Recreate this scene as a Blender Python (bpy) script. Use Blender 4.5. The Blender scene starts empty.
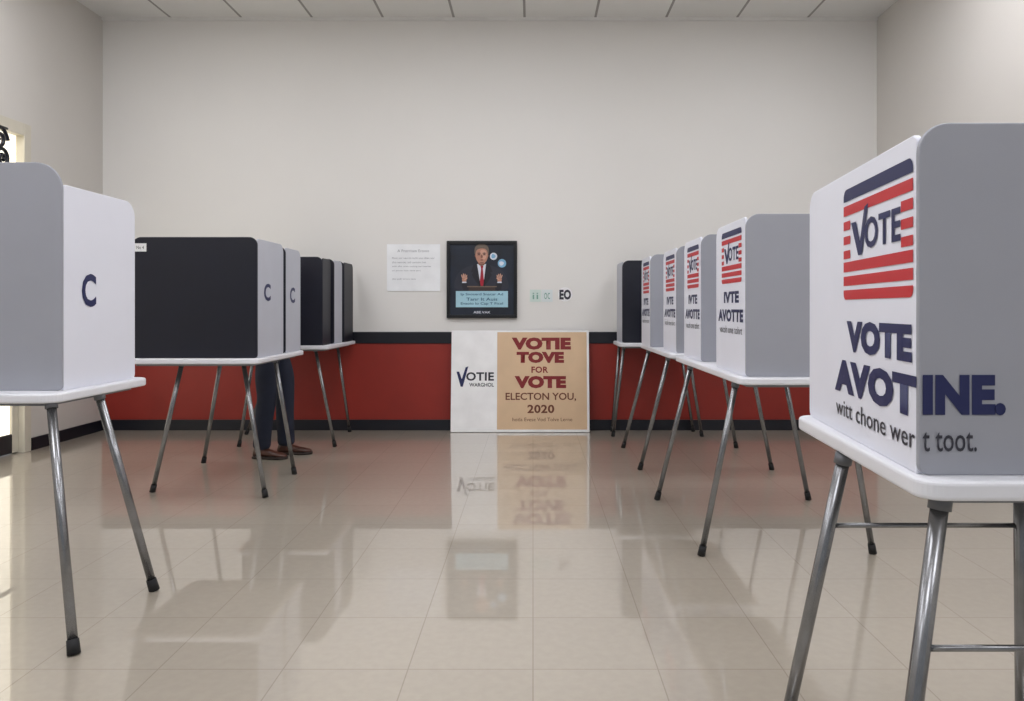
import bpy, bmesh, math
from mathutils import Vector, Matrix
S=bpy.context.scene
COL=S.collection
S.view_settings.view_transform='Standard'
C=1.156

# ---------------- materials ----------------
def lin(c):
    o=[]
    for v in c:
        v/=255
        o.append(v/12.92 if v<=.04045 else ((v+.055)/1.055)**2.4)
    return (o[0],o[1],o[2],1)
_m={}
def mat(name,rgb,rough=.5,metal=0,var=.05,scale=6,emit=0,spec=.5,bump=0):
    if name in _m: return _m[name]
    m=bpy.data.materials.new(name); m.use_nodes=True
    nt=m.node_tree; N=nt.nodes; L=nt.links
    b=N['Principled BSDF']
    b.inputs['Roughness'].default_value=rough
    b.inputs['Metallic'].default_value=metal
    b.inputs['Specular IOR Level'].default_value=spec
    g=N.new('ShaderNodeNewGeometry'); n=N.new('ShaderNodeTexNoise'); n.inputs['Scale'].default_value=scale
    n.inputs['Detail'].default_value=3
    L.new(g.outputs['Position'],n.inputs['Vector'])
    r=N.new('ShaderNodeValToRGB')
    c=lin(rgb)
    r.color_ramp.elements[0].position=.3; r.color_ramp.elements[1].position=.7
    r.color_ramp.elements[0].color=tuple(v*(1-var) for v in c[:3])+(1,)
    r.color_ramp.elements[1].color=tuple(min(1,v*(1+var)) for v in c[:3])+(1,)
    L.new(n.outputs['Fac'],r.inputs['Fac']); L.new(r.outputs['Color'],b.inputs['Base Color'])
    if emit:
        L.new(r.outputs['Color'],b.inputs['Emission Color']); b.inputs['Emission Strength'].default_value=emit
    if bump:
        n2=N.new('ShaderNodeTexNoise'); n2.inputs['Scale'].default_value=180
        L.new(g.outputs['Position'],n2.inputs['Vector'])
        bp=N.new('ShaderNodeBump'); bp.inputs['Strength'].default_value=bump; bp.inputs['Distance'].default_value=.002
        L.new(n2.outputs['Fac'],bp.inputs['Height']); L.new(bp.outputs['Normal'],b.inputs['Normal'])
    _m[name]=m; return m

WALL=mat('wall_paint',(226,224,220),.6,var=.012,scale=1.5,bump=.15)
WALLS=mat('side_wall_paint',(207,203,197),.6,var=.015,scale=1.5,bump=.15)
RED=mat('red_wainscot',(142,40,30),.45,var=.06,scale=4)
BLK=mat('black_trim',(12,15,27),.4)
PSHADE=mat('panel_front_shade',(153,155,163),.5,var=.02)  # front panels: shade painted in as grey; white sides are the lit copy
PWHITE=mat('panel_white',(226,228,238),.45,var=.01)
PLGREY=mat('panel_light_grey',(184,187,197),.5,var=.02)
PBLACK=mat('panel_black',(11,14,30),.45,var=.1)
TTOP=mat('table_plastic',(224,225,230),.35,var=.01)
STEEL=mat('leg_steel',(136,137,139),.26,metal=.9,var=.1,scale=30)
RUB=mat('rubber_tip',(18,18,20),.7)
NAVY=mat('ink_navy',(24,31,80),.5,var=.03)
INKR=mat('ink_red',(190,36,44),.5,var=.03)
INKG=mat('ink_dark',(48,48,58),.5,var=.03)

def floor_mat():
    m=bpy.data.materials.new('vinyl_floor_tiles'); m.use_nodes=True
    nt=m.node_tree;N=nt.nodes;L=nt.links;b=N['Principled BSDF']
    g=N.new('ShaderNodeNewGeometry')
    br=N.new('ShaderNodeTexBrick'); br.offset=0; br.squash=1
    br.inputs['Scale'].default_value=1; br.inputs['Brick Width'].default_value=.4; br.inputs['Row Height'].default_value=.4
    br.inputs['Mortar Size'].default_value=.0024; br.inputs['Mortar Smooth'].default_value=.4
    br.inputs['Color1'].default_value=lin((175,166,152)); br.inputs['Color2'].default_value=lin((171,162,148)); br.inputs['Mortar'].default_value=lin((146,136,121))
    L.new(g.outputs['Position'],br.inputs['Vector'])
    n=N.new('ShaderNodeTexNoise'); n.inputs['Scale'].default_value=30; n.inputs['Detail'].default_value=6
    L.new(g.outputs['Position'],n.inputs['Vector'])
    r=N.new('ShaderNodeValToRGB'); r.color_ramp.elements[0].color=(.96,.96,.96,1); r.color_ramp.elements[1].color=(1.02,1.02,1.02,1)
    r.color_ramp.elements[0].position=.35; r.color_ramp.elements[1].position=.65
    L.new(n.outputs['Fac'],r.inputs['Fac'])
    mx=N.new('ShaderNodeMix'); mx.data_type='RGBA'; mx.blend_type='MULTIPLY'; mx.inputs['Factor'].default_value=1
    L.new(br.outputs['Color'],mx.inputs['A']); L.new(r.outputs['Color'],mx.inputs['B'])
    L.new(mx.outputs['Result'],b.inputs['Base Color'])
    b.inputs['Roughness'].default_value=.3
    b.inputs['Coat Weight'].default_value=1; b.inputs['Coat Roughness'].default_value=.008; b.inputs['Coat IOR'].default_value=1.7
    return m
def ceil_mat():
    m=bpy.data.materials.new('ceiling_tiles'); m.use_nodes=True
    nt=m.node_tree;N=nt.nodes;L=nt.links;b=N['Principled BSDF']
    g=N.new('ShaderNodeNewGeometry')
    mp=N.new('ShaderNodeMapping'); mp.inputs['Location'].default_value=(.08,.1,0)
    br=N.new('ShaderNodeTexBrick'); br.offset=0
    br.inputs['Scale'].default_value=1; br.inputs['Brick Width'].default_value=.67; br.inputs['Row Height'].default_value=.67
    br.inputs['Mortar Size'].default_value=.012
    br.inputs['Color1'].default_value=lin((232,232,230)); br.inputs['Color2'].default_value=lin((226,226,224)); br.inputs['Mortar'].default_value=lin((158,157,154))
    L.new(g.outputs['Position'],mp.inputs['Vector']); L.new(mp.outputs['Vector'],br.inputs['Vector']); L.new(br.outputs['Color'],b.inputs['Base Color'])
    b.inputs['Roughness'].default_value=.9
    return m

# ---------------- helpers ----------------
def empty(name,loc):
    e=bpy.data.objects.new(name,None); e.location=loc; e.empty_display_size=.1; COL.objects.link(e); return e
def par(o,p):
    if p: o.parent=p; o.matrix_parent_inverse=Matrix.Translation(-Vector(p.location))
def mesh_obj(name,vs,fs,m,p=None,smooth=False):
    me=bpy.data.meshes.new(name); me.from_pydata([tuple(v) for v in vs],[],fs); me.update()
    bm=bmesh.new(); bm.from_mesh(me); bmesh.ops.recalc_face_normals(bm,faces=bm.faces) if len(fs)>1 else None; bm.to_mesh(me); bm.free()
    if smooth:
        for q in me.polygons: q.use_smooth=True
    if m: me.materials.append(m)
    o=bpy.data.objects.new(name,me); COL.objects.link(o); par(o,p); return o
def box(name,a,b,m,p=None,bev=0):
    x0,y0,z0=a;x1,y1,z1=b
    vs=[(x0,y0,z0),(x1,y0,z0),(x1,y1,z0),(x0,y1,z0),(x0,y0,z1),(x1,y0,z1),(x1,y1,z1),(x0,y1,z1)]
    o=mesh_obj(name,vs,[(0,3,2,1),(4,5,6,7),(0,1,5,4),(1,2,6,5),(2,3,7,6),(3,0,4,7)],m,p)
    if bev:
        d=o.modifiers.new('b','BEVEL'); d.width=bev; d.segments=3
    return o
def rrect(x0,y0,x1,y1,r,seg=8):
    # r = (bl,br,tr,tl)
    if not isinstance(r,(tuple,list)): r=(r,)*4
    pts=[]
    for (cx,cy,a0,rr) in [(x0+r[0],y0+r[0],180,r[0]),(x1-r[1],y0+r[1],270,r[1]),(x1-r[2],y1-r[2],0,r[2]),(x0+r[3],y1-r[3],90,r[3])]:
        if rr<=0: pts.append((cx,cy)); continue
        for i in range(seg+1):
            a=math.radians(a0+90*i/seg); pts.append((cx+rr*math.cos(a),cy+rr*math.sin(a)))
    return pts
def prism(name,pts,f,th,m,p=None,bev=0):
    """f maps (a,b,depth)->Vector"""
    n=len(pts); vs=[f(a,b,0) for a,b in pts]+[f(a,b,th) for a,b in pts]
    fs=[tuple(range(n)),tuple(range(2*n-1,n-1,-1))]+[(i,(i+1)%n,(i+1)%n+n,i+n) for i in range(n)]
    o=mesh_obj(name,vs,fs,m,p)
    if bev:
        d=o.modifiers.new('b','BEVEL'); d.width=bev; d.segments=3; d.limit_method='ANGLE'; d.angle_limit=math.radians(50)
    return o
class Frame:
    def __init__(s,O,u,n,v=None):
        s.O=Vector(O); s.u=Vector(u).normalized(); s.n=Vector(n).normalized(); s.v=Vector(v).normalized() if v else Vector((0,0,1))
    def __call__(s,a,b,d=0): return s.O+s.u*a+s.v*b+s.n*d
def decal(name,pts,fr,m,p,off=.0012):
    return mesh_obj(name,[fr(a,b,off) for a,b in pts],[tuple(range(len(pts)))],m,p)
def text(name,body,fr,a0,b0,a1,b1,m,p,off=.0016,bold=0):
    cu=bpy.data.curves.new(name,'FONT'); cu.body=body; cu.size=1; cu.offset=bold; cu.resolution_u=3
    if bold>.025: cu.space_character=1.06
    o=bpy.data.objects.new(name,cu); COL.objects.link(o)
    dg=bpy.context.evaluated_depsgraph_get(); me=bpy.data.meshes.new_from_object(o.evaluated_get(dg))
    bpy.data.objects.remove(o)
    xs=[v.co.x for v in me.vertices]; ys=[v.co.y for v in me.vertices]
    lx,hx,ly,hy=min(xs),max(xs),min(ys),max(ys)
    for v in me.vertices:
        a=a0+(v.co.x-lx)/(hx-lx)*(a1-a0); b=b0+(v.co.y-ly)/(hy-ly)*(b1-b0)
        v.co=fr(a,b,off)
    me.materials.clear(); me.materials.append(m); me.name=name
    t=bpy.data.objects.new(name,me); COL.objects.link(t); par(t,p); return t
def tube(name,p0,p1,r,m,p=None,seg=20,r1=None):
    p0=Vector(p0);p1=Vector(p1);d=(p1-p0).normalized()
    a=d.orthogonal().normalized(); b=d.cross(a); r1=r if r1 is None else r1
    vs=[];
    for q,rr in ((p0,r),(p1,r1)):
        for i in range(seg):
            t=2*math.pi*i/seg; vs.append(q+a*rr*math.cos(t)+b*rr*math.sin(t))
    fs=[(i,(i+1)%seg,(i+1)%seg+seg,i+seg) for i in range(seg)]+[tuple(range(seg)),tuple(range(seg,2*seg))]
    o=mesh_obj(name,vs,fs,m,p)
    for q in o.data.polygons: q.use_smooth=len(q.vertices)==4
    return o
def ell(cx,cy,rx,ry,n=24,a0=0,a1=360):
    return [(cx+rx*math.cos(math.radians(a0+(a1-a0)*i/n)),cy+ry*math.sin(math.radians(a0+(a1-a0)*i/n))) for i in range(n if a1-a0==360 else n+1)]

# ---------------- room ----------------
XL,XR,YB,YF,H=-4.08,3.26,7.11,-2.6,3.905
box('floor',(XL-.1,YF,-.1),(XR+.1,YB+.1,0),floor_mat())
box('ceiling',(XL-.1,YF,H),(XR+.1,YB+.1,H+.1),ceil_mat())
box('wall_back',(XL-.1,YB,0),(XR+.1,YB+.1,H),WALL)
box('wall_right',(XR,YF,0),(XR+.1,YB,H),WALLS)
DY0,DY1,DZ=4.78,6.02,2.58
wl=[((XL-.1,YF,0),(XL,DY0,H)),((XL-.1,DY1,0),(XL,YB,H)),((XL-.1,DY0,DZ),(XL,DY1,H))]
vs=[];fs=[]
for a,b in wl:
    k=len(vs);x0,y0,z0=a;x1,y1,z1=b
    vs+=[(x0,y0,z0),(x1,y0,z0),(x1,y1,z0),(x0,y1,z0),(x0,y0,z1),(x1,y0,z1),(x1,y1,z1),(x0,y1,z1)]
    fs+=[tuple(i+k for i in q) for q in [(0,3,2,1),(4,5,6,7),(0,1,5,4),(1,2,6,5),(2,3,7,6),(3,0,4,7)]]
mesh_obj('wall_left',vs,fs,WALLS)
box('trim_1',(XL,YB-.012,.10),(XR,YB,.82),RED)            # red wainscot
box('trim_2',(XL,YB-.022,.82),(XR,YB,.93),BLK,bev=.004)    # dark chair rail
box('baseboard_back',(XL,YB-.024,0),(XR,YB,.10),BLK,bev=.004)
box('baseboard_left',(XL,DY1+.07,0),(XL+.015,YB-.024,.10),BLK)
box('baseboard_right',(XR-.015,YF,0),(XR,YB-.024,.10),BLK)
box('trim_3',(XL,YB-.02,H-.025),(XR,YB,H),mat('ceiling_angle',(225,225,222),.5),bev=.002)
# door
FRM=mat('door_frame_paint',(206,200,184),.4)
GLOW=mat('daylit_glass',(255,246,226),.2,emit=1.3,var=.02)
d=empty('door_1',(XL,(DY0+DY1)/2,0))
box('jamb_far',(XL-.1,DY1-.03,0),(XL+.02,DY1+.05,DZ+.05),FRM,d,.004)
box('jamb_near',(XL-.1,DY0-.07,0),(XL+.02,DY0+.05,DZ+.05),FRM,d,.004)
box('head',(XL-.1,DY0+.05,DZ-.05),(XL+.02,DY1-.03,DZ+.05),FRM,d,.004)
box('transom_bar',(XL-.09,DY0+.05,2.10),(XL+.01,DY1-.03,2.17),FRM,d,.004)
box('glass_transom',(XL-.06,DY0+.05,2.17),(XL-.05,DY1-.03,DZ-.05),GLOW,d)
DL=mat('door_leaf_dark',(40,40,44),.4)
box('stile_far',(XL-.08,DY1-.10,.01),(XL-.03,DY1-.03,2.10),FRM,d,.004)
box('stile_near',(XL-.08,DY0+.05,.01),(XL-.03,DY0+.15,2.10),DL,d,.004)
box('rail_bottom',(XL-.08,DY0+.15,.01),(XL-.03,DY1-.10,.16),DL,d,.004)
box('rail_top',(XL-.08,DY0+.15,2.0),(XL-.03,DY1-.10,2.10),DL,d,.004)
box('glass_door',(XL-.06,DY0+.15,.16),(XL-.05,DY1-.10,2.0),GLOW,d)
tube('push_bar',(XL-.0,DY0+.12,1.05),(XL-.0,DY1-.12,1.05),.018,STEEL,d)
# wrought scroll ornament in front of the transom
def curl(name,pts,r):
    cu=bpy.data.curves.new(name,'CURVE'); cu.dimensions='3D'; cu.bevel_depth=r; cu.bevel_resolution=3
    sp=cu.splines.new('NURBS'); sp.points.add(len(pts)-1); sp.use_endpoint_u=True; sp.order_u=4
    for q,c in zip(sp.points,pts): q.co=(*c,1)
    cu.materials.append(BLK); o=bpy.data.objects.new(name,cu); COL.objects.link(o); par(o,d)
for k,(yy,zz,sc,fl) in enumerate(((5.71,2.45,.09,1),(5.60,2.34,.10,-1),(5.74,2.30,.08,-1),(5.46,2.45,.09,1),(5.36,2.32,.09,-1),(5.26,2.44,.08,1))):
    curl('transom_scroll_%d'%k,[(XL+.02,yy+fl*sc*(1-i/16)*math.cos(i*.75),zz+sc*(1-i/16)*math.sin(i*.75)*1.2) for i in range(15)],.014)
tube('scroll_rail_a',(XL+.02,5.10,2.54),(XL+.02,5.79,2.54),.010,BLK,d); tube('scroll_rail_b',(XL+.02,5.10,2.22),(XL+.02,5.70,2.22),.010,BLK,d)
for yy in (5.10,5.50): tube('scroll_upright',(XL+.02,yy,2.22),(XL+.02,yy,2.54),.010,BLK,d)
# ceiling fixtures
EM=mat('troffer_diffuser',(250,250,255),.4,emit=7.6,var=.0)
for y in (4.75,1.9,-.7):
    for x in (-3.0,-.41,2.18):
        t=empty('ceiling_light',(x,y,H))
        box('frame',(x-.63,y-.63,H-.03),(x+.63,y+.63,H),FRM,t)
        box('diffuser',(x-.6,y-.6,H-.036),(x+.6,y+.6,H-.03),EM,t)

# ---------------- voting booths ----------------
def logo(fr,a0,b0,w,h,p):
    R=lambda n,x0,y0,x1,y1,m,r=0: decal(n,rrect(a0+x0*w,b0+y0*h,a0+x1*w,b0+y1*h,r),fr,m,p)
    R('logo_bar',0,.89,1,1,NAVY,(0,0,.08*h,.08*h))
    R('logo_stripe',0,.76,1,.85,INKR)
    for y0,y1 in ((.63,.71),(.50,.575),(.37,.445)):
        R('logo_stripe',0,y0,.12,y1,INKR); R('logo_stripe',.86,y0,1,y1,INKR)
    R('logo_stripe',0,.25,1,.34,INKR); R('logo_stripe',0,.125,1,.21,INKR); R('logo_stripe',0,0,1,.085,INKR,(.06*h,.06*h,0,0))
    text('logo_word','OTE',fr,a0+.36*w,b0+.42*h,a0+.86*w,b0+.68*h,NAVY,p,bold=.03)
    pts=[(.14,.68),(.22,.68),(.29,.50),(.36,.78),(.42,.80),(.32,.38),(.26,.38)]
    decal('logo_check',[(a0+x*w,b0+y*h) for x,y in pts],fr,NAVY,p,.0018)

TH=.012
def hood(p,plan,zb,zf,zs,mf,ms,mo=None,rf=.07,rs=.06):
    """plan: (A,B,Cc,D) A=front-left,B=front-right,Cc=back-right,D=back-left (x,y)"""
    A,B,Cc,D=[Vector((q[0],q[1],0)) for q in plan]
    u=(B-A).normalized(); n=Vector((u.y,-u.x,0)); w=(B-A).length
    ff=Frame(A,u,-n)
    prism('front_panel',rrect(0,zb,w,zf,(.02,.02,rf,rf)),ff,TH,mf,p,.003)
    out=[Frame(A,u,n)]
    for nm,P,Q,inn in (('side_panel_left',A,D,1),('side_panel_right',B,Cc,-1)):
        v=(Q-P); L=v.length; v.normalize(); nn=Vector((v.y,-v.x,0))*inn
        f=Frame(P+v*TH,v,nn)
        prism(nm,rrect(0,zb,L-TH,zs,(0,.02,rs,.02)),f,TH,ms if (nm.endswith('left') or mo is None) else mo,p,.003)
        out.append(Frame(P,v,-nn))
    return out
SOCK=mat('socket_grey',(96,98,102),.5)
def legset(p,legs,zt,r=.015,bars=None):
    for i,(t,f) in enumerate(legs):
        t=Vector((t[0],t[1],zt)); f=Vector((f[0],f[1],0)); d=(t-f).normalized()
        tube('leg_%d'%(i+1),t,f+d*.04,r,STEEL,p)
        tube('foot_cap_%d'%(i+1),f+Vector((0,0,.002)),f+d*.05,r*1.3,RUB,p,r1=r*1.2)
        tube('leg_socket_%d'%(i+1),t+Vector((0,0,.002)),t-d*.022,r*1.3,SOCK,p)
def table(p,x0,x1,y0,y1,z=.85,th=.032,r=.05,skew=0):
    k=lambda a,b:(a+skew*(x1-a)/(x1-x0)*(b-y0)/(y1-y0))
    prism('table_top',rrect(x0,y0,x1,y1,r),lambda a,b,dd:Vector((k(a,b),b,z-dd)),th,TTOP,p,.008)
    prism('apron',rrect(x0+.05,y0+.05,x1-.05,y1-.05,.03),lambda a,b,dd:Vector((k(a,b),b,z-th-dd)),.014,mat('apron_grey',(120,122,126),.5),p)

ZU=.82
# --- near right
p=empty('voting_booth',(1.0,1.7,0))
table(p,.685,1.29,1.32,2.15,th=.036,r=.05,skew=.065)
fs_=hood(p,((.705,1.37),(1.26,1.37),(1.24,2.13),(.785,2.13)),.85,1.495,1.478,PSHADE,PWHITE,rf=.055,rs=.05)
sl=[((.745,1.37),(.60,1.30)),((1.20,1.37),(1.32,1.30)),((.735,1.77),(.618,1.9)),((1.15,1.77),(1.24,1.9))]
legset(p,sl,ZU-.01,.0155)
def at(l,z):
    t,f=l; k=z/.81; return (f[0]+(t[0]-f[0])*k,f[1]+(t[1]-f[1])*k,z)
tube('crossbar_front',at(sl[0],.545),at(sl[1],.545),.006,STEEL,p)
tube('crossbar_back',at(sl[2],.635),at(sl[3],.635),.006,STEEL,p)
ff,fl,_=fs_
ul=Vector((.705-.785,1.37-2.13,0)).normalized(); fl=Frame((.785,2.13,0),ul,(ul.y,-ul.x,0))
if fl.n.x>0: fl.n=-fl.n
logo(fl,.32,C+.02,.42,.262,p)
text('print_vote','VOTE',fl,.345,C-.103,.735,C-.030,NAVY,p,bold=.065)
text('print_word_a','AVOT',fl,.25,C-.205,.757,C-.125,NAVY,p,bold=.065)
text('print_small_a','witt chone wer',fl,.26,C-.262,.75,C-.222,INKG,p,bold=.005)
text('print_word_b','INE.',ff,.006,C-.196,.158,C-.122,NAVY,p,bold=.065)
text('print_small_b','t toot.',ff,.006,C-.262,.105,C-.226,INKG,p,bold=.005)
# --- generic right hoods
def right_side_print(p,plan):
    A=Vector((*plan[0],0));D=Vector((*plan[3],0)); u=(A-D).normalized(); L=(A-D).length
    n=Vector((u.y,-u.x,0)); n=n if n.x<0 else -n
    f=Frame(D,u,n)
    logo(f,.22*L,1.275,.66*L,.25,p)
    text('print_vote','IVTE',f,.3*L,1.18,.8*L,1.235,NAVY,p,bold=.05)
    text('print_word','AVOTTE',f,.1*L,1.09,.93*L,1.15,NAVY,p,bold=.05)
    text('print_small','vacoh one tohrt',f,.15*L,1.035,.9*L,1.07,INKG,p)
def rbooth(tab,plans,legs,mats,prints):
    p=empty('voting_booth',((tab[0]+tab[1])/2,(tab[2]+tab[3])/2,0))
    table(p,*tab)
    for pl,(mf,ms),pr in zip(plans,mats,prints):
        zf=1.575
        hood(p,pl,.85,zf,zf-.012,mf,ms,rf=.06,rs=.06)
        if pr: right_side_print(p,pl)
    legset(p,legs,ZU-.002,.014)
def rect(x0,x1,y0,y1): return ((x0,y0),(x1,y0),(x1,y1),(x0,y1))
rbooth((.905,1.50,3.28,4.80),[rect(.945,1.46,3.33,3.87),rect(.955,1.46,4.26,4.74)],
  [((.925,3.42),(.785,3.5)),((1.42,3.42),(1.60,3.53)),((.93,4.42),(.747,4.52)),((1.47,4.42),(1.66,4.52))],
  [(PSHADE,PWHITE)]*2,[1,1])
rbooth((.91,1.52,5.0,6.38),[rect(.965,1.48,5.05,5.55),rect(.915,1.48,5.85,6.32)],
  [((.94,5.2),(.764,5.36)),((1.5,5.2),(1.707,5.36)),((.935,6.05),(.744,6.2)),((1.5,6.05),(1.68,6.2))],
  [(PSHADE,PWHITE)]*2,[1,1])
rbooth((.75,1.42,6.5,7.05),[rect(.785,1.38,6.6,7.02)],
  [((.80,6.6),(.72,6.75)),((1.36,6.6),(1.52,6.75)),((.80,6.95),(.74,7.02)),((1.36,6.95),(1.5,7.02))],
  [(PBLACK,PLGREY)],[0])
# --- near left
def cmark(p,x,y0,z0,w,h):
    f=Frame((x,y0,0),(0,1,0),(1,0,0)); text('print_c','C',f,0,z0,w,z0+h,NAVY,p,bold=.03)
p=empty('voting_booth',(-2.0,2.98,0))
table(p,-2.36,-1.695,2.66,3.33,th=.034,r=.06)
hood(p,rect(-2.32,-1.74,2.77,3.28),.85,1.695,1.615,PSHADE,PLGREY,mo=PWHITE,rf=.10,rs=.07)
legset(p,[((-1.735,2.70),(-1.53,2.5)),((-2.28,2.70),(-2.47,2.5)),((-1.72,2.97),(-1.55,3.07)),((-2.3,2.97),(-2.45,3.07))],ZU-.004,.016)
cmark(p,-1.74,2.89,1.16,.095,.13)
# --- left double booth with black panels
p=empty('voting_booth',(-2.05,4.96,0))
table(p,-2.47,-1.655,4.5,5.45)
hood(p,rect(-2.44,-1.68,4.57,5.05),.85,1.589,1.58,PBLACK,PBLACK,mo=PLGREY,rf=.05,rs=.06)
hood(p,rect(-2.44,-1.68,5.09,5.42),.85,1.575,1.566,PBLACK,PBLACK,mo=PLGREY,rf=.05,rs=.06)
legset(p,[((-2.18,4.66),(-2.39,4.71)),((-1.80,4.66),(-1.63,4.57)),((-2.2,5.3),(-2.46,5.6)),((-1.72,5.0),(-1.66,5.22))],ZU-.002,.014)
cmark(p,-1.68,4.68,1.20,.12,.11); cmark(p,-1.68,5.18,1.19,.11,.11)
f=Frame((-2.44,4.57,0),(1,0,0),(0,-1,0)); 
decal('paper_tag',rrect(.01,1.50,.085,1.55,0),f,mat('paper_white',(235,235,235),.6),p)
text('paper_tag_text','No 4',f,.025,1.515,.07,1.535,INKG,p,off=.002)
# --- left far booths
p=empty('voting_booth',(-2.1,6.5,0))
table(p,-2.42,-1.665,6.08,7.07)
hood(p,rect(-2.38,-1.72,6.13,6.38),.85,1.575,1.565,PBLACK,PBLACK,rf=.05,rs=.05)
hood(p,rect(-2.38,-1.70,6.41,6.68),.85,1.575,1.565,PBLACK,PLGREY,rf=.05,rs=.05)
hood(p,rect(-2.38,-1.69,6.71,7.04),.85,1.575,1.565,PBLACK,PBLACK,rf=.05,rs=.05)
legset(p,[((-1.80,6.2),(-1.65,6.25)),((-2.3,6.2),(-2.45,6.25)),((-1.80,6.9),(-1.71,7.0)),((-2.3,6.8),(-2.62,6.85))],ZU-.002,.0135)

# ---------------- framed portrait poster ----------------
p=empty('framed_portrait_poster',(-.48,YB,1.42))
x0,x1,z0,z1=-.815,-.15,1.061,1.79
fb=Frame((x0,YB-.001,0),(1,0,0),(0,-1,0)); w=x1-x0
FB=mat('frame_black',(12,13,16),.35)
prism('backing',rrect(0,z0,w,z1,.004),fb,.02,mat('poster_dark',(18,28,44),.5,var=.4,scale=6),p)
for nm,a in (('frame_bottom',(0,z0,w,z0+.03)),('frame_top',(0,z1-.03,w,z1)),('frame_left',(0,z0+.03,.03,z1-.03)),('frame_right',(w-.03,z0+.03,w,z1-.03))):
    prism(nm,rrect(*a,0),fb,.035,FB,p,.003)
pf=Frame((x0,YB-.0215,z0),(1,0,0),(0,-1,0))
SK=mat('print_skin',(182,132,112),.6); SKL=mat('print_skin_light',(206,160,138),.6); SKD=mat('print_skin_shade',(130,86,72),.6)
SUIT=mat('print_suit',(40,42,55),.6); LAP=mat('print_lapel',(26,27,37),.6); HAIR=mat('print_hair',(104,92,82),.6); SH=mat('print_shirt',(220,224,234),.6)
TIE=mat('print_tie',(160,24,46),.6); CY=mat('print_cyan',(164,204,218),.6); BL=mat('print_blue',(128,180,212),.6)
hh=z1-z0
D=lambda n,pts,m,o: decal(n,[(a*w,b*hh) for a,b in pts],pf,m,p,o)
def blob(pts,k=3):
    for _ in range(k):
        o=[]
        for i in range(len(pts)):
            a,b=pts[i],pts[(i+1)%len(pts)]
            o+=[(a[0]*.75+b[0]*.25,a[1]*.75+b[1]*.25),(a[0]*.25+b[0]*.75,a[1]*.25+b[1]*.75)]
        pts=o
    return pts
D('print_jacket',blob([(.12,.34),(.88,.34),(.88,.48),(.79,.62),(.66,.675),(.56,.70),(.42,.70),(.32,.675),(.19,.62),(.10,.48)],2),SUIT,.001)
D('print_shirt',[(.425,.70),(.565,.70),(.525,.40),(.475,.40)],SH,.002)
D('print_tie',[(.478,.675),(.522,.675),(.512,.64),(.535,.43),(.50,.38),(.465,.43),(.488,.64)],TIE,.003)
D('print_lapel_left',[(.38,.69),(.43,.705),(.485,.40),(.41,.48),(.355,.56),(.375,.59),(.345,.60)],LAP,.0035)
D('print_lapel_right',[(.61,.69),(.56,.705),(.515,.40),(.59,.48),(.64,.56),(.62,.59),(.65,.60)],LAP,.0035)
D('print_neck',blob([(.45,.76),(.54,.76),(.55,.70),(.497,.665),(.44,.70)],2),SKD,.004)
D('print_ear_l',ell(.412,.81,.013,.022),SKD,.004); D('print_ear_r',ell(.582,.81,.013,.022),SKD,.004)
D('print_hair',blob([(.40,.80),(.39,.89),(.42,.945),(.49,.965),(.57,.95),(.605,.89),(.592,.80)]),HAIR,.0045)
D('print_face',blob([(.413,.86),(.408,.80),(.425,.745),(.46,.71),(.497,.70),(.535,.71),(.57,.745),(.586,.80),(.58,.86),(.555,.895),(.50,.905),(.44,.895)],2),SK,.005)
D('print_face_light',blob([(.47,.885),(.55,.885),(.57,.83),(.555,.77),(.52,.75),(.485,.80)],2),SKL,.0053)
for ex in (.458,.534):
    D('print_socket',ell(ex,.828,.022,.012),SKD,.0056); D('print_eye',ell(ex,.826,.010,.005),INKG,.006); D('print_brow',blob([(ex-.026,.844),(ex,.853),(ex+.026,.844),(ex,.845)],1),HAIR,.006)
    D('print_glasses_top',rrect(ex-.03,.838,ex+.03,.842,0),INKG,.0065); D('print_glasses_bottom',rrect(ex-.024,.810,ex+.024,.812,0),INKG,.0065)
D('print_nose',blob([(.49,.825),(.503,.825),(.517,.785),(.498,.777),(.480,.785)],2),SKD,.006)
D('print_mouth',blob([(.470,.753),(.498,.760),(.526,.753),(.498,.744)],1),mat('print_lips',(104,50,46),.6),.006)
D('print_chin_shade',blob([(.455,.718),(.498,.726),(.54,.718),(.498,.703)],2),SKD,.0058)
def phand(cx,cy,s):
    D('print_sleeve',blob([(cx-.04*s-.05,cy-.16),(cx+.05-.04*s,cy-.16),(cx+.045,cy-.035),(cx-.045,cy-.035)],1),LAP,.0042)
    D('print_cuff',[(cx-.03,cy-.028),(cx+.03,cy-.028),(cx+.032,cy-.045),(cx-.032,cy-.045)],SH,.0052)
    D('print_hand_palm',blob([(cx-.030,cy-.035),(cx+.030,cy-.035),(cx+.034,cy+.03),(cx-.034,cy+.03)],2),SK,.0045)
    for i,(o_,an,ln) in enumerate(((.024,70,.045),(.008,84,.058),(-.008,94,.054),(-.024,108,.042),(0,150,.052))):
        if s<0: an=180-an; o_=-o_
        a=math.radians(an); dx,dy=math.cos(a),math.sin(a); nx,ny=-dy*.0075,dx*.0075
        bx=cx+o_; by=cy+.02 if i<4 else cy-.005
        D('print_finger_%d'%i,blob([(bx+nx,by+ny),(bx-nx,by-ny),(bx+dx*ln-nx,by+dy*ln-ny),(bx+dx*ln+nx,by+dy*ln+ny)],1),SKL,.005)
phand(.25,.50,-1); phand(.75,.50,1)
D('print_globe_1',ell(.665,.80,.052,.047),SH,.002); D('print_globe_1_map',blob([(.635,.82),(.66,.835),(.70,.805),(.68,.775),(.635,.775)],1),BL,.0025)
D('print_globe_2',ell(.785,.71,.06,.055),BL,.002); D('print_globe_2_map',blob([(.74,.72),(.775,.74),(.82,.715),(.79,.68),(.755,.68)],1),SH,.0025)
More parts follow.
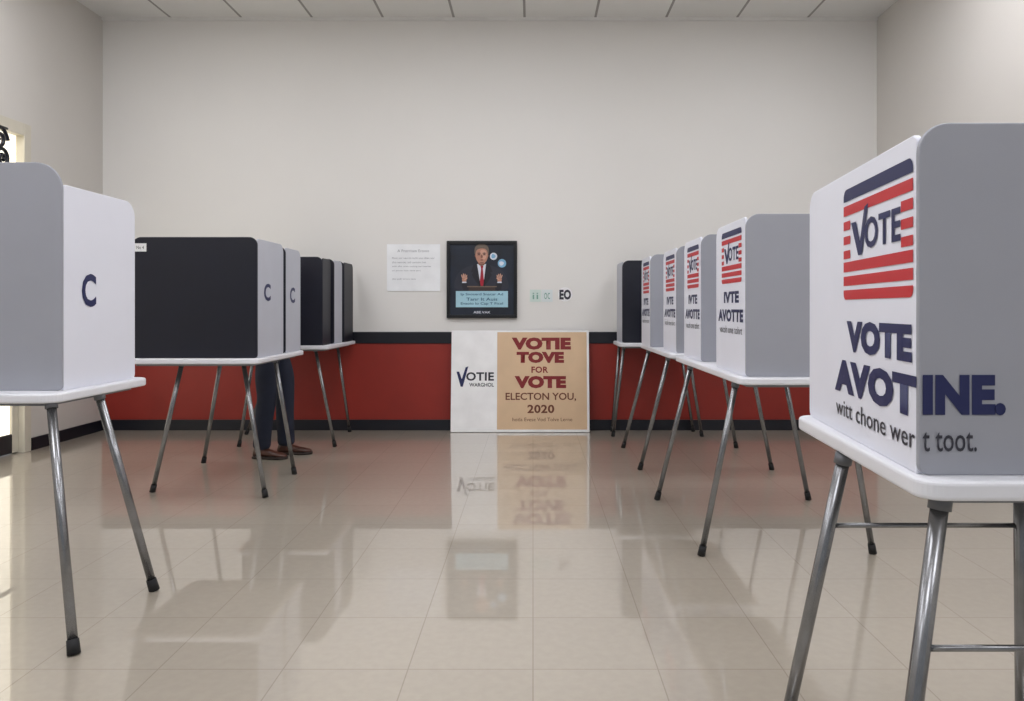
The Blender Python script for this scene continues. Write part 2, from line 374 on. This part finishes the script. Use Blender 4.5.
D('print_podium',[(.30,.34),(.70,.34),(.68,.405),(.32,.405)],mat('print_podium_wood',(60,46,42),.6),.0056)
D('print_podium_edge',[(.29,.40),(.71,.40),(.71,.415),(.29,.415)],mat('print_podium_edge',(110,92,80),.6),.0058)
for mx_ in (.46,.54): D('print_microphone',[(mx_-.004,.41),(mx_+.004,.41),(mx_+.006,.50),(mx_-.006,.50)],FB,.0059)
D('print_caption',rrect(.13,.14,.87,.35,0),CY,.006)
for i,(t,b) in enumerate((('Ip Snoserd Snacar Ad',.285),('Tanr It Auis',.225),('Evaoio lo Cap T Ficel',.165))):
    text('print_caption_line_%d'%i,t,pf,.2*w if i!=1 else .28*w,b*hh,.8*w if i!=1 else .72*w,(b+.04)*hh,mat('ink_teal',(30,80,110),.5),p,off=.0072,bold=.01)
text('print_footer','ABE.VAK',pf,.38*w,.06*hh,.62*w,.09*hh,SH,p,off=.003,bold=.01)

# notice sheet
p=empty('wall_notice',(-1.13,YB,1.54))
nf=Frame((-1.384,YB-.001,0),(1,0,0),(0,-1,0))
prism('sheet',rrect(0,1.317,.504,1.76,.004),nf,.006,mat('notice_paper',(240,242,244),.35),p)
nf2=Frame((-1.384,YB-.0072,0),(1,0,0),(0,-1,0)); GI=mat('ink_pale',(150,152,158),.6)
text('title','A Prorrisen Erowo',nf2,.1,1.685,.4,1.71,GI,p,off=.001)
for i,t in enumerate(('Pont sor verrot tarle ane ehan sor','tho verrots aid contort ine','soln the ores voting tarl bonte','arl peron hon cane sort','','the poll wrors tare')):
    if t: text('line_%d'%i,t,nf2,.05,1.62-i*.04,.05+.0118*len(t),1.638-i*.04,GI,p,off=.001)
# stickers
p=empty('wall_sticker',(.0,YB,1.27))
for i,(a,b,cc) in enumerate(((-.03,.075,(206,222,215)),(.08,.185,(215,223,223)))):
    box('label_%d'%i,(a,YB-.004,1.215),(b,YB,1.33),mat('sticker_%d'%i,cc,.4),p)
    sf=Frame((a,YB-.004,0),(1,0,0),(0,-1,0)); text('label_text_%d'%i,('ii','oc')[i],sf,.025,1.24,.08,1.30,mat('ink_green',(120,165,150),.5),p,off=.001)
p=empty('wall_sticker',(.31,YB,1.28))
prism('disc',ell(.305,1.285,.068,.068),Frame((0,YB-.0005,0),(1,0,0),(0,-1,0)),.004,mat('paper_white',(235,235,235),.6),p)
sf=Frame((.23,YB-.005,0),(1,0,0),(0,-1,0)); text('symbol','EO',sf,.02,1.235,.13,1.33,INKG,p,off=.001,bold=.05)

# ---------------- leaning sign board ----------------
p=empty('vote_sign_board',(-.12,6.95,0))
Hs=.945; yb,yt=6.955,7.052
v=Vector((0,yt-yb,0.935)).normalized(); n=Vector((0,-v.z,v.y))
sb=Frame((-.765,yb,.004),(1,0,0),n,v)
wd=1.29
prism('board',rrect(0,0,wd,Hs,.006),Frame(sb.O,(1,0,0),-n,v),.018,mat('board_white',(240,240,240),.5),p,.002)
decal('tan_panel',rrect(.43,.025,wd-.022,Hs-.015,0),sb,mat('board_tan',(214,184,150),.55,var=.04),p)
MR=mat('ink_maroon',(128,27,31),.5); BR=mat('ink_brown',(105,52,30),.5)
s=1/108.
for t,xa,xb,ya,yc,m_,bo in (('VOTIE',512,572,350,337.5,MR,.07),('TOVE',517,565,363.5,352,MR,.07),('FOR',532,549,373.5,367,MR,.03),('VOTE',515,567,389,376.5,MR,.07),
    ('ELECTON YOU,',506,577,402,393.5,BR,.018),('2020',528,555,414,405.5,BR,.03),('hotla Evese Vod Tolve Lerne',513,573,422,418.5,BR,0)):
    text('print_'+t.split()[0].lower(),t,sb,(xa-451)*s,(433-ya)*s*.995,(xb-451)*s,(433-yc)*s*.995,m_,p,off=.0022,bold=bo)
text('print_small_word','OTIE',sb,.14,.475,.40,.555,INKG,p,bold=.03)
text('print_small_sub','WARGHOL',sb,.17,.42,.40,.455,INKG,p,bold=.02)
decal('print_check',[(a,b) for a,b in ((.05,.56),(.075,.56),(.10,.49),(.135,.60),(.16,.61),(.11,.42),(.09,.42))],sb,NAVY,p,.002)

# ---------------- person ----------------
P=empty('person',(-2.03,5.84,0))
TR=mat('trousers_navy',(20,27,46),.8,var=.12,scale=14); SHIRT=mat('shirt_blue_grey',(92,104,128),.8,var=.08)
SKN=mat('skin',(200,150,124),.5,var=.04); HR=mat('hair_brown',(60,42,32),.7,var=.2,scale=60)
SHO=mat('leather_brown',(72,42,32),.35,var=.15,scale=25); SOLE=mat('shoe_sole',(40,28,22),.6)
def skin(name,V,E,lvl=2):
    me=bpy.data.meshes.new(name); me.from_pydata([q[:3] for q in V],E,[]); o=bpy.data.objects.new(name,me); COL.objects.link(o)
    md=o.modifiers.new('s','SKIN'); md.use_smooth_shade=True; md.branch_smoothing=.6
    sv=me.skin_vertices[0].data
    for i,q in enumerate(V): sv[i].radius=(q[3],q[4] if len(q)>4 else q[3]); sv[i].use_root=(i==0)
    sd=o.modifiers.new('d','SUBSURF'); sd.levels=lvl; sd.render_levels=lvl
    dg=bpy.context.evaluated_depsgraph_get(); m2=bpy.data.meshes.new_from_object(o.evaluated_get(dg))
    bpy.data.objects.remove(o); m2.name=name
    n_=bpy.data.objects.new(name,m2); COL.objects.link(n_)
    for q in m2.polygons: q.use_smooth=True
    return n_
cy=5.84
V=[(-2.04,cy,.90,.125),(-2.05,cy,1.04,.12),(-2.04,cy,1.18,.132),(-2.03,cy,1.30,.11),(-2.00,cy,1.38,.055),(-1.97,cy,1.43,.05)]
E=[(0,1),(1,2),(2,3),(3,4),(4,5)]
for sgn,kx,ax in ((-1,-2.05,-2.08),(1,-1.97,-1.95)):
    k=len(V); y=cy+sgn*.085
    V+=[(-2.03,y,.80,.100),((kx-.0),y,.64,.090),(kx+.01,y,.47,.078),((kx+ax)/2,y,.30,.073),(ax,y,.13,.070),(ax,y,.06,.074)]
    E+=[(0,k)]+[(k+i,k+i+1) for i in range(5)]
    k=len(V)
    V+=[(-2.03,cy+sgn*.155,1.30,.06),(-2.05,cy+sgn*.175,1.17,.047),(-2.03,cy+sgn*.17,1.06,.042),(-1.96,cy+sgn*.12,1.045,.036),(-1.90,cy+sgn*.07,1.045,.026)]
    E+=[(3,k)]+[(k+i,k+i+1) for i in range(4)]
b=skin('body',V,E); par(b,P)
b.data.materials.clear()
for m_ in (TR,SHIRT,SKN,BLK): b.data.materials.append(m_)
for q in b.data.polygons:
    c=q.center
    if c.z<.925: q.material_index=0
    elif c.z<.955 : q.material_index=3
    elif c.z>1.375 : q.material_index=2
    elif c.x>-1.925 and c.z<1.12: q.material_index=2
    else: q.material_index=1
# hands
for sgn in (-1,1):
    wx,wy,wz=-1.905,cy+sgn*.072,1.045
    V=[(wx,wy,wz,.022,.026),(wx+.025,wy-sgn*.03,wz,.018,.036),(wx+.035,wy-sgn*.06,wz,.016,.036)]
    E=[(0,1),(1,2)]
    h=skin('palm',V,E,2); h.data.materials.clear(); h.data.materials.append(SKN); par(h,P)
    for i,ln in enumerate((.9,1.0,.95,.78)):
        zz=wz+.030-.02*i; bx,by=wx+.033,wy-sgn*.055
        q=[(bx,by,zz,.009),(bx+.012,by-sgn*.035*ln,zz,.0088),(bx+.004,by-sgn*.058*ln,zz-.003,.008),(bx-.012,by-sgn*.068*ln,zz-.005,.0065)]
        g=skin('finger_%d'%(i+1),q,[(0,1),(1,2),(2,3)],2); g.data.materials.clear(); g.data.materials.append(SKN); par(g,P)
    q=[(wx+.015,wy-sgn*.015,wz+.02,.011),(wx+.02,wy-sgn*.035,wz+.045,.010),(wx+.022,wy-sgn*.058,wz+.055,.008)]
    g=skin('thumb',q,[(0,1),(1,2)],2); g.data.materials.clear(); g.data.materials.append(SKN); par(g,P)
# head
def sphere(name,c,r,m_,fn=None,tilt=0,seg=32):
    bm=bmesh.new(); bmesh.ops.create_uvsphere(bm,u_segments=seg,v_segments=seg//2,radius=1)
    for v_ in bm.verts:
        co=v_.co.copy()
        if fn: co=fn(co)
        co=Vector((co.x*r[0],co.y*r[1],co.z*r[2])); co.rotate(Matrix.Rotation(tilt,3,'Y')); v_.co=co+Vector(c)
    me=bpy.data.meshes.new(name); bm.to_mesh(me); bm.free()
    for q in me.polygons: q.use_smooth=True
    me.materials.append(m_); o=bpy.data.objects.new(name,me); COL.objects.link(o); par(o,P); return o
def headfn(c):
    x,y,z=c
    if z<0: y*=1-.28*(-z); x*=(1-.10*(-z)) if x>0 else (1-.35*(-z))
    if x>0: # nose, brow, chin
        x+=.20*math.exp(-((y/.16)**2)-(((z+.12)/.16)**2))
        x-=.07*math.exp(-(((abs(y)-.32)/.16)**2)-(((z-.08)/.12)**2))
        x+=.06*math.exp(-((y/.3)**2)-(((z+.8)/.2)**2))
    return Vector((x,y,z))
hc=Vector((-1.945,cy,1.485)); T=.45
sphere('head',hc,(.095,.075,.115),SKN,headfn,T,48)
R=Matrix.Rotation(T,3,'Y')
def hp(x,y,z): return hc+R@Vector((x,y,z))
sphere('hair',hp(-.012,0,.018),(.098,.080,.108),HR,lambda c: Vector((min(c.x,.62) if c.z<.55 else c.x, c.y, max(c.z,-.35 if c.x<.0 else .35))),T,48)
for sg in (-1,1):
    sphere('ear',hp(-.008,sg*.076,-.005),(.018,.008,.030),SKN,None,T,16)
    sphere('eye',hp(.080,sg*.025,.010),(.009,.012,.007),mat('eye_white',(235,235,235),.2),None,T,16)
    sphere('pupil',hp(.087,sg*.025,.010),(.004,.005,.005),BLK,None,T,12)
    sphere('brow',hp(.088,sg*.027,.027),(.006,.018,.004),HR,None,T,12)
sphere('mouth',hp(.082,0,-.058),(.008,.024,.006),mat('lips',(165,92,84),.5),None,T,16)
# shoes
def shoe(ax,y,ang):
    secs=[(-.075,.025,.055),(-.065,.034,.085),(-.03,.037,.10),(.01,.037,.098),(.05,.040,.075),(.10,.046,.058),(.14,.046,.050),(.17,.036,.042),(.187,.016,.03)]
    for nm,zsc,m_,z0_ in (('shoe_upper',1,SHO,.018),('shoe_sole',0,SOLE,0.001)):
        vs=[];n_=16
        for (sx,hw,ht) in secs:
            for i in range(n_):
                t=2*math.pi*i/n_; c,s_=math.cos(t),math.sin(t)
                cc=math.copysign(abs(c)**.7,c)
                if zsc: z=z0_+(ht-z0_)*(.5+.5*math.copysign(abs(s_)**.8,s_)); yy=hw*cc*(1 if s_<0 else 1-.35*s_)
                else: z=z0_+.02*(.5+.5*math.copysign(abs(s_)**.5,s_)); yy=(hw+.004)*cc
                q=Vector((sx*1.0+(.004 if sx>0 else -.004)*(1-zsc),yy,0)); q.rotate(Matrix.Rotation(ang,3,'Z'))
                vs.append((ax+q.x,y+q.y,z))
        fs=[]
        for k in range(len(secs)-1):
            for i in range(n_): fs.append((k*n_+i,k*n_+(i+1)%n_,(k+1)*n_+(i+1)%n_,(k+1)*n_+i))
        fs+= [tuple(range(n_)),tuple(range((len(secs)-1)*n_,len(secs)*n_))]
        o=mesh_obj(nm,vs,fs,m_,P,True)
shoe(-2.07,cy-.085,-.12); shoe(-1.94,cy+.085,.08)

# ---------------- world, camera ----------------
w_=bpy.data.worlds.new('w'); S.world=w_; w_.use_nodes=True
w_.node_tree.nodes['Background'].inputs[0].default_value=(.90,.94,1,1); w_.node_tree.nodes['Background'].inputs[1].default_value=.4
cam=bpy.data.cameras.new('camera'); co=bpy.data.objects.new('camera',cam); COL.objects.link(co)
co.location=(0,0,C); co.rotation_euler=(math.radians(90),0,0)
cam.sensor_width=36; cam.lens=750/1024*36; cam.shift_x=-21/1024; cam.shift_y=-42.5/1024; cam.clip_start=.05
S.camera=co
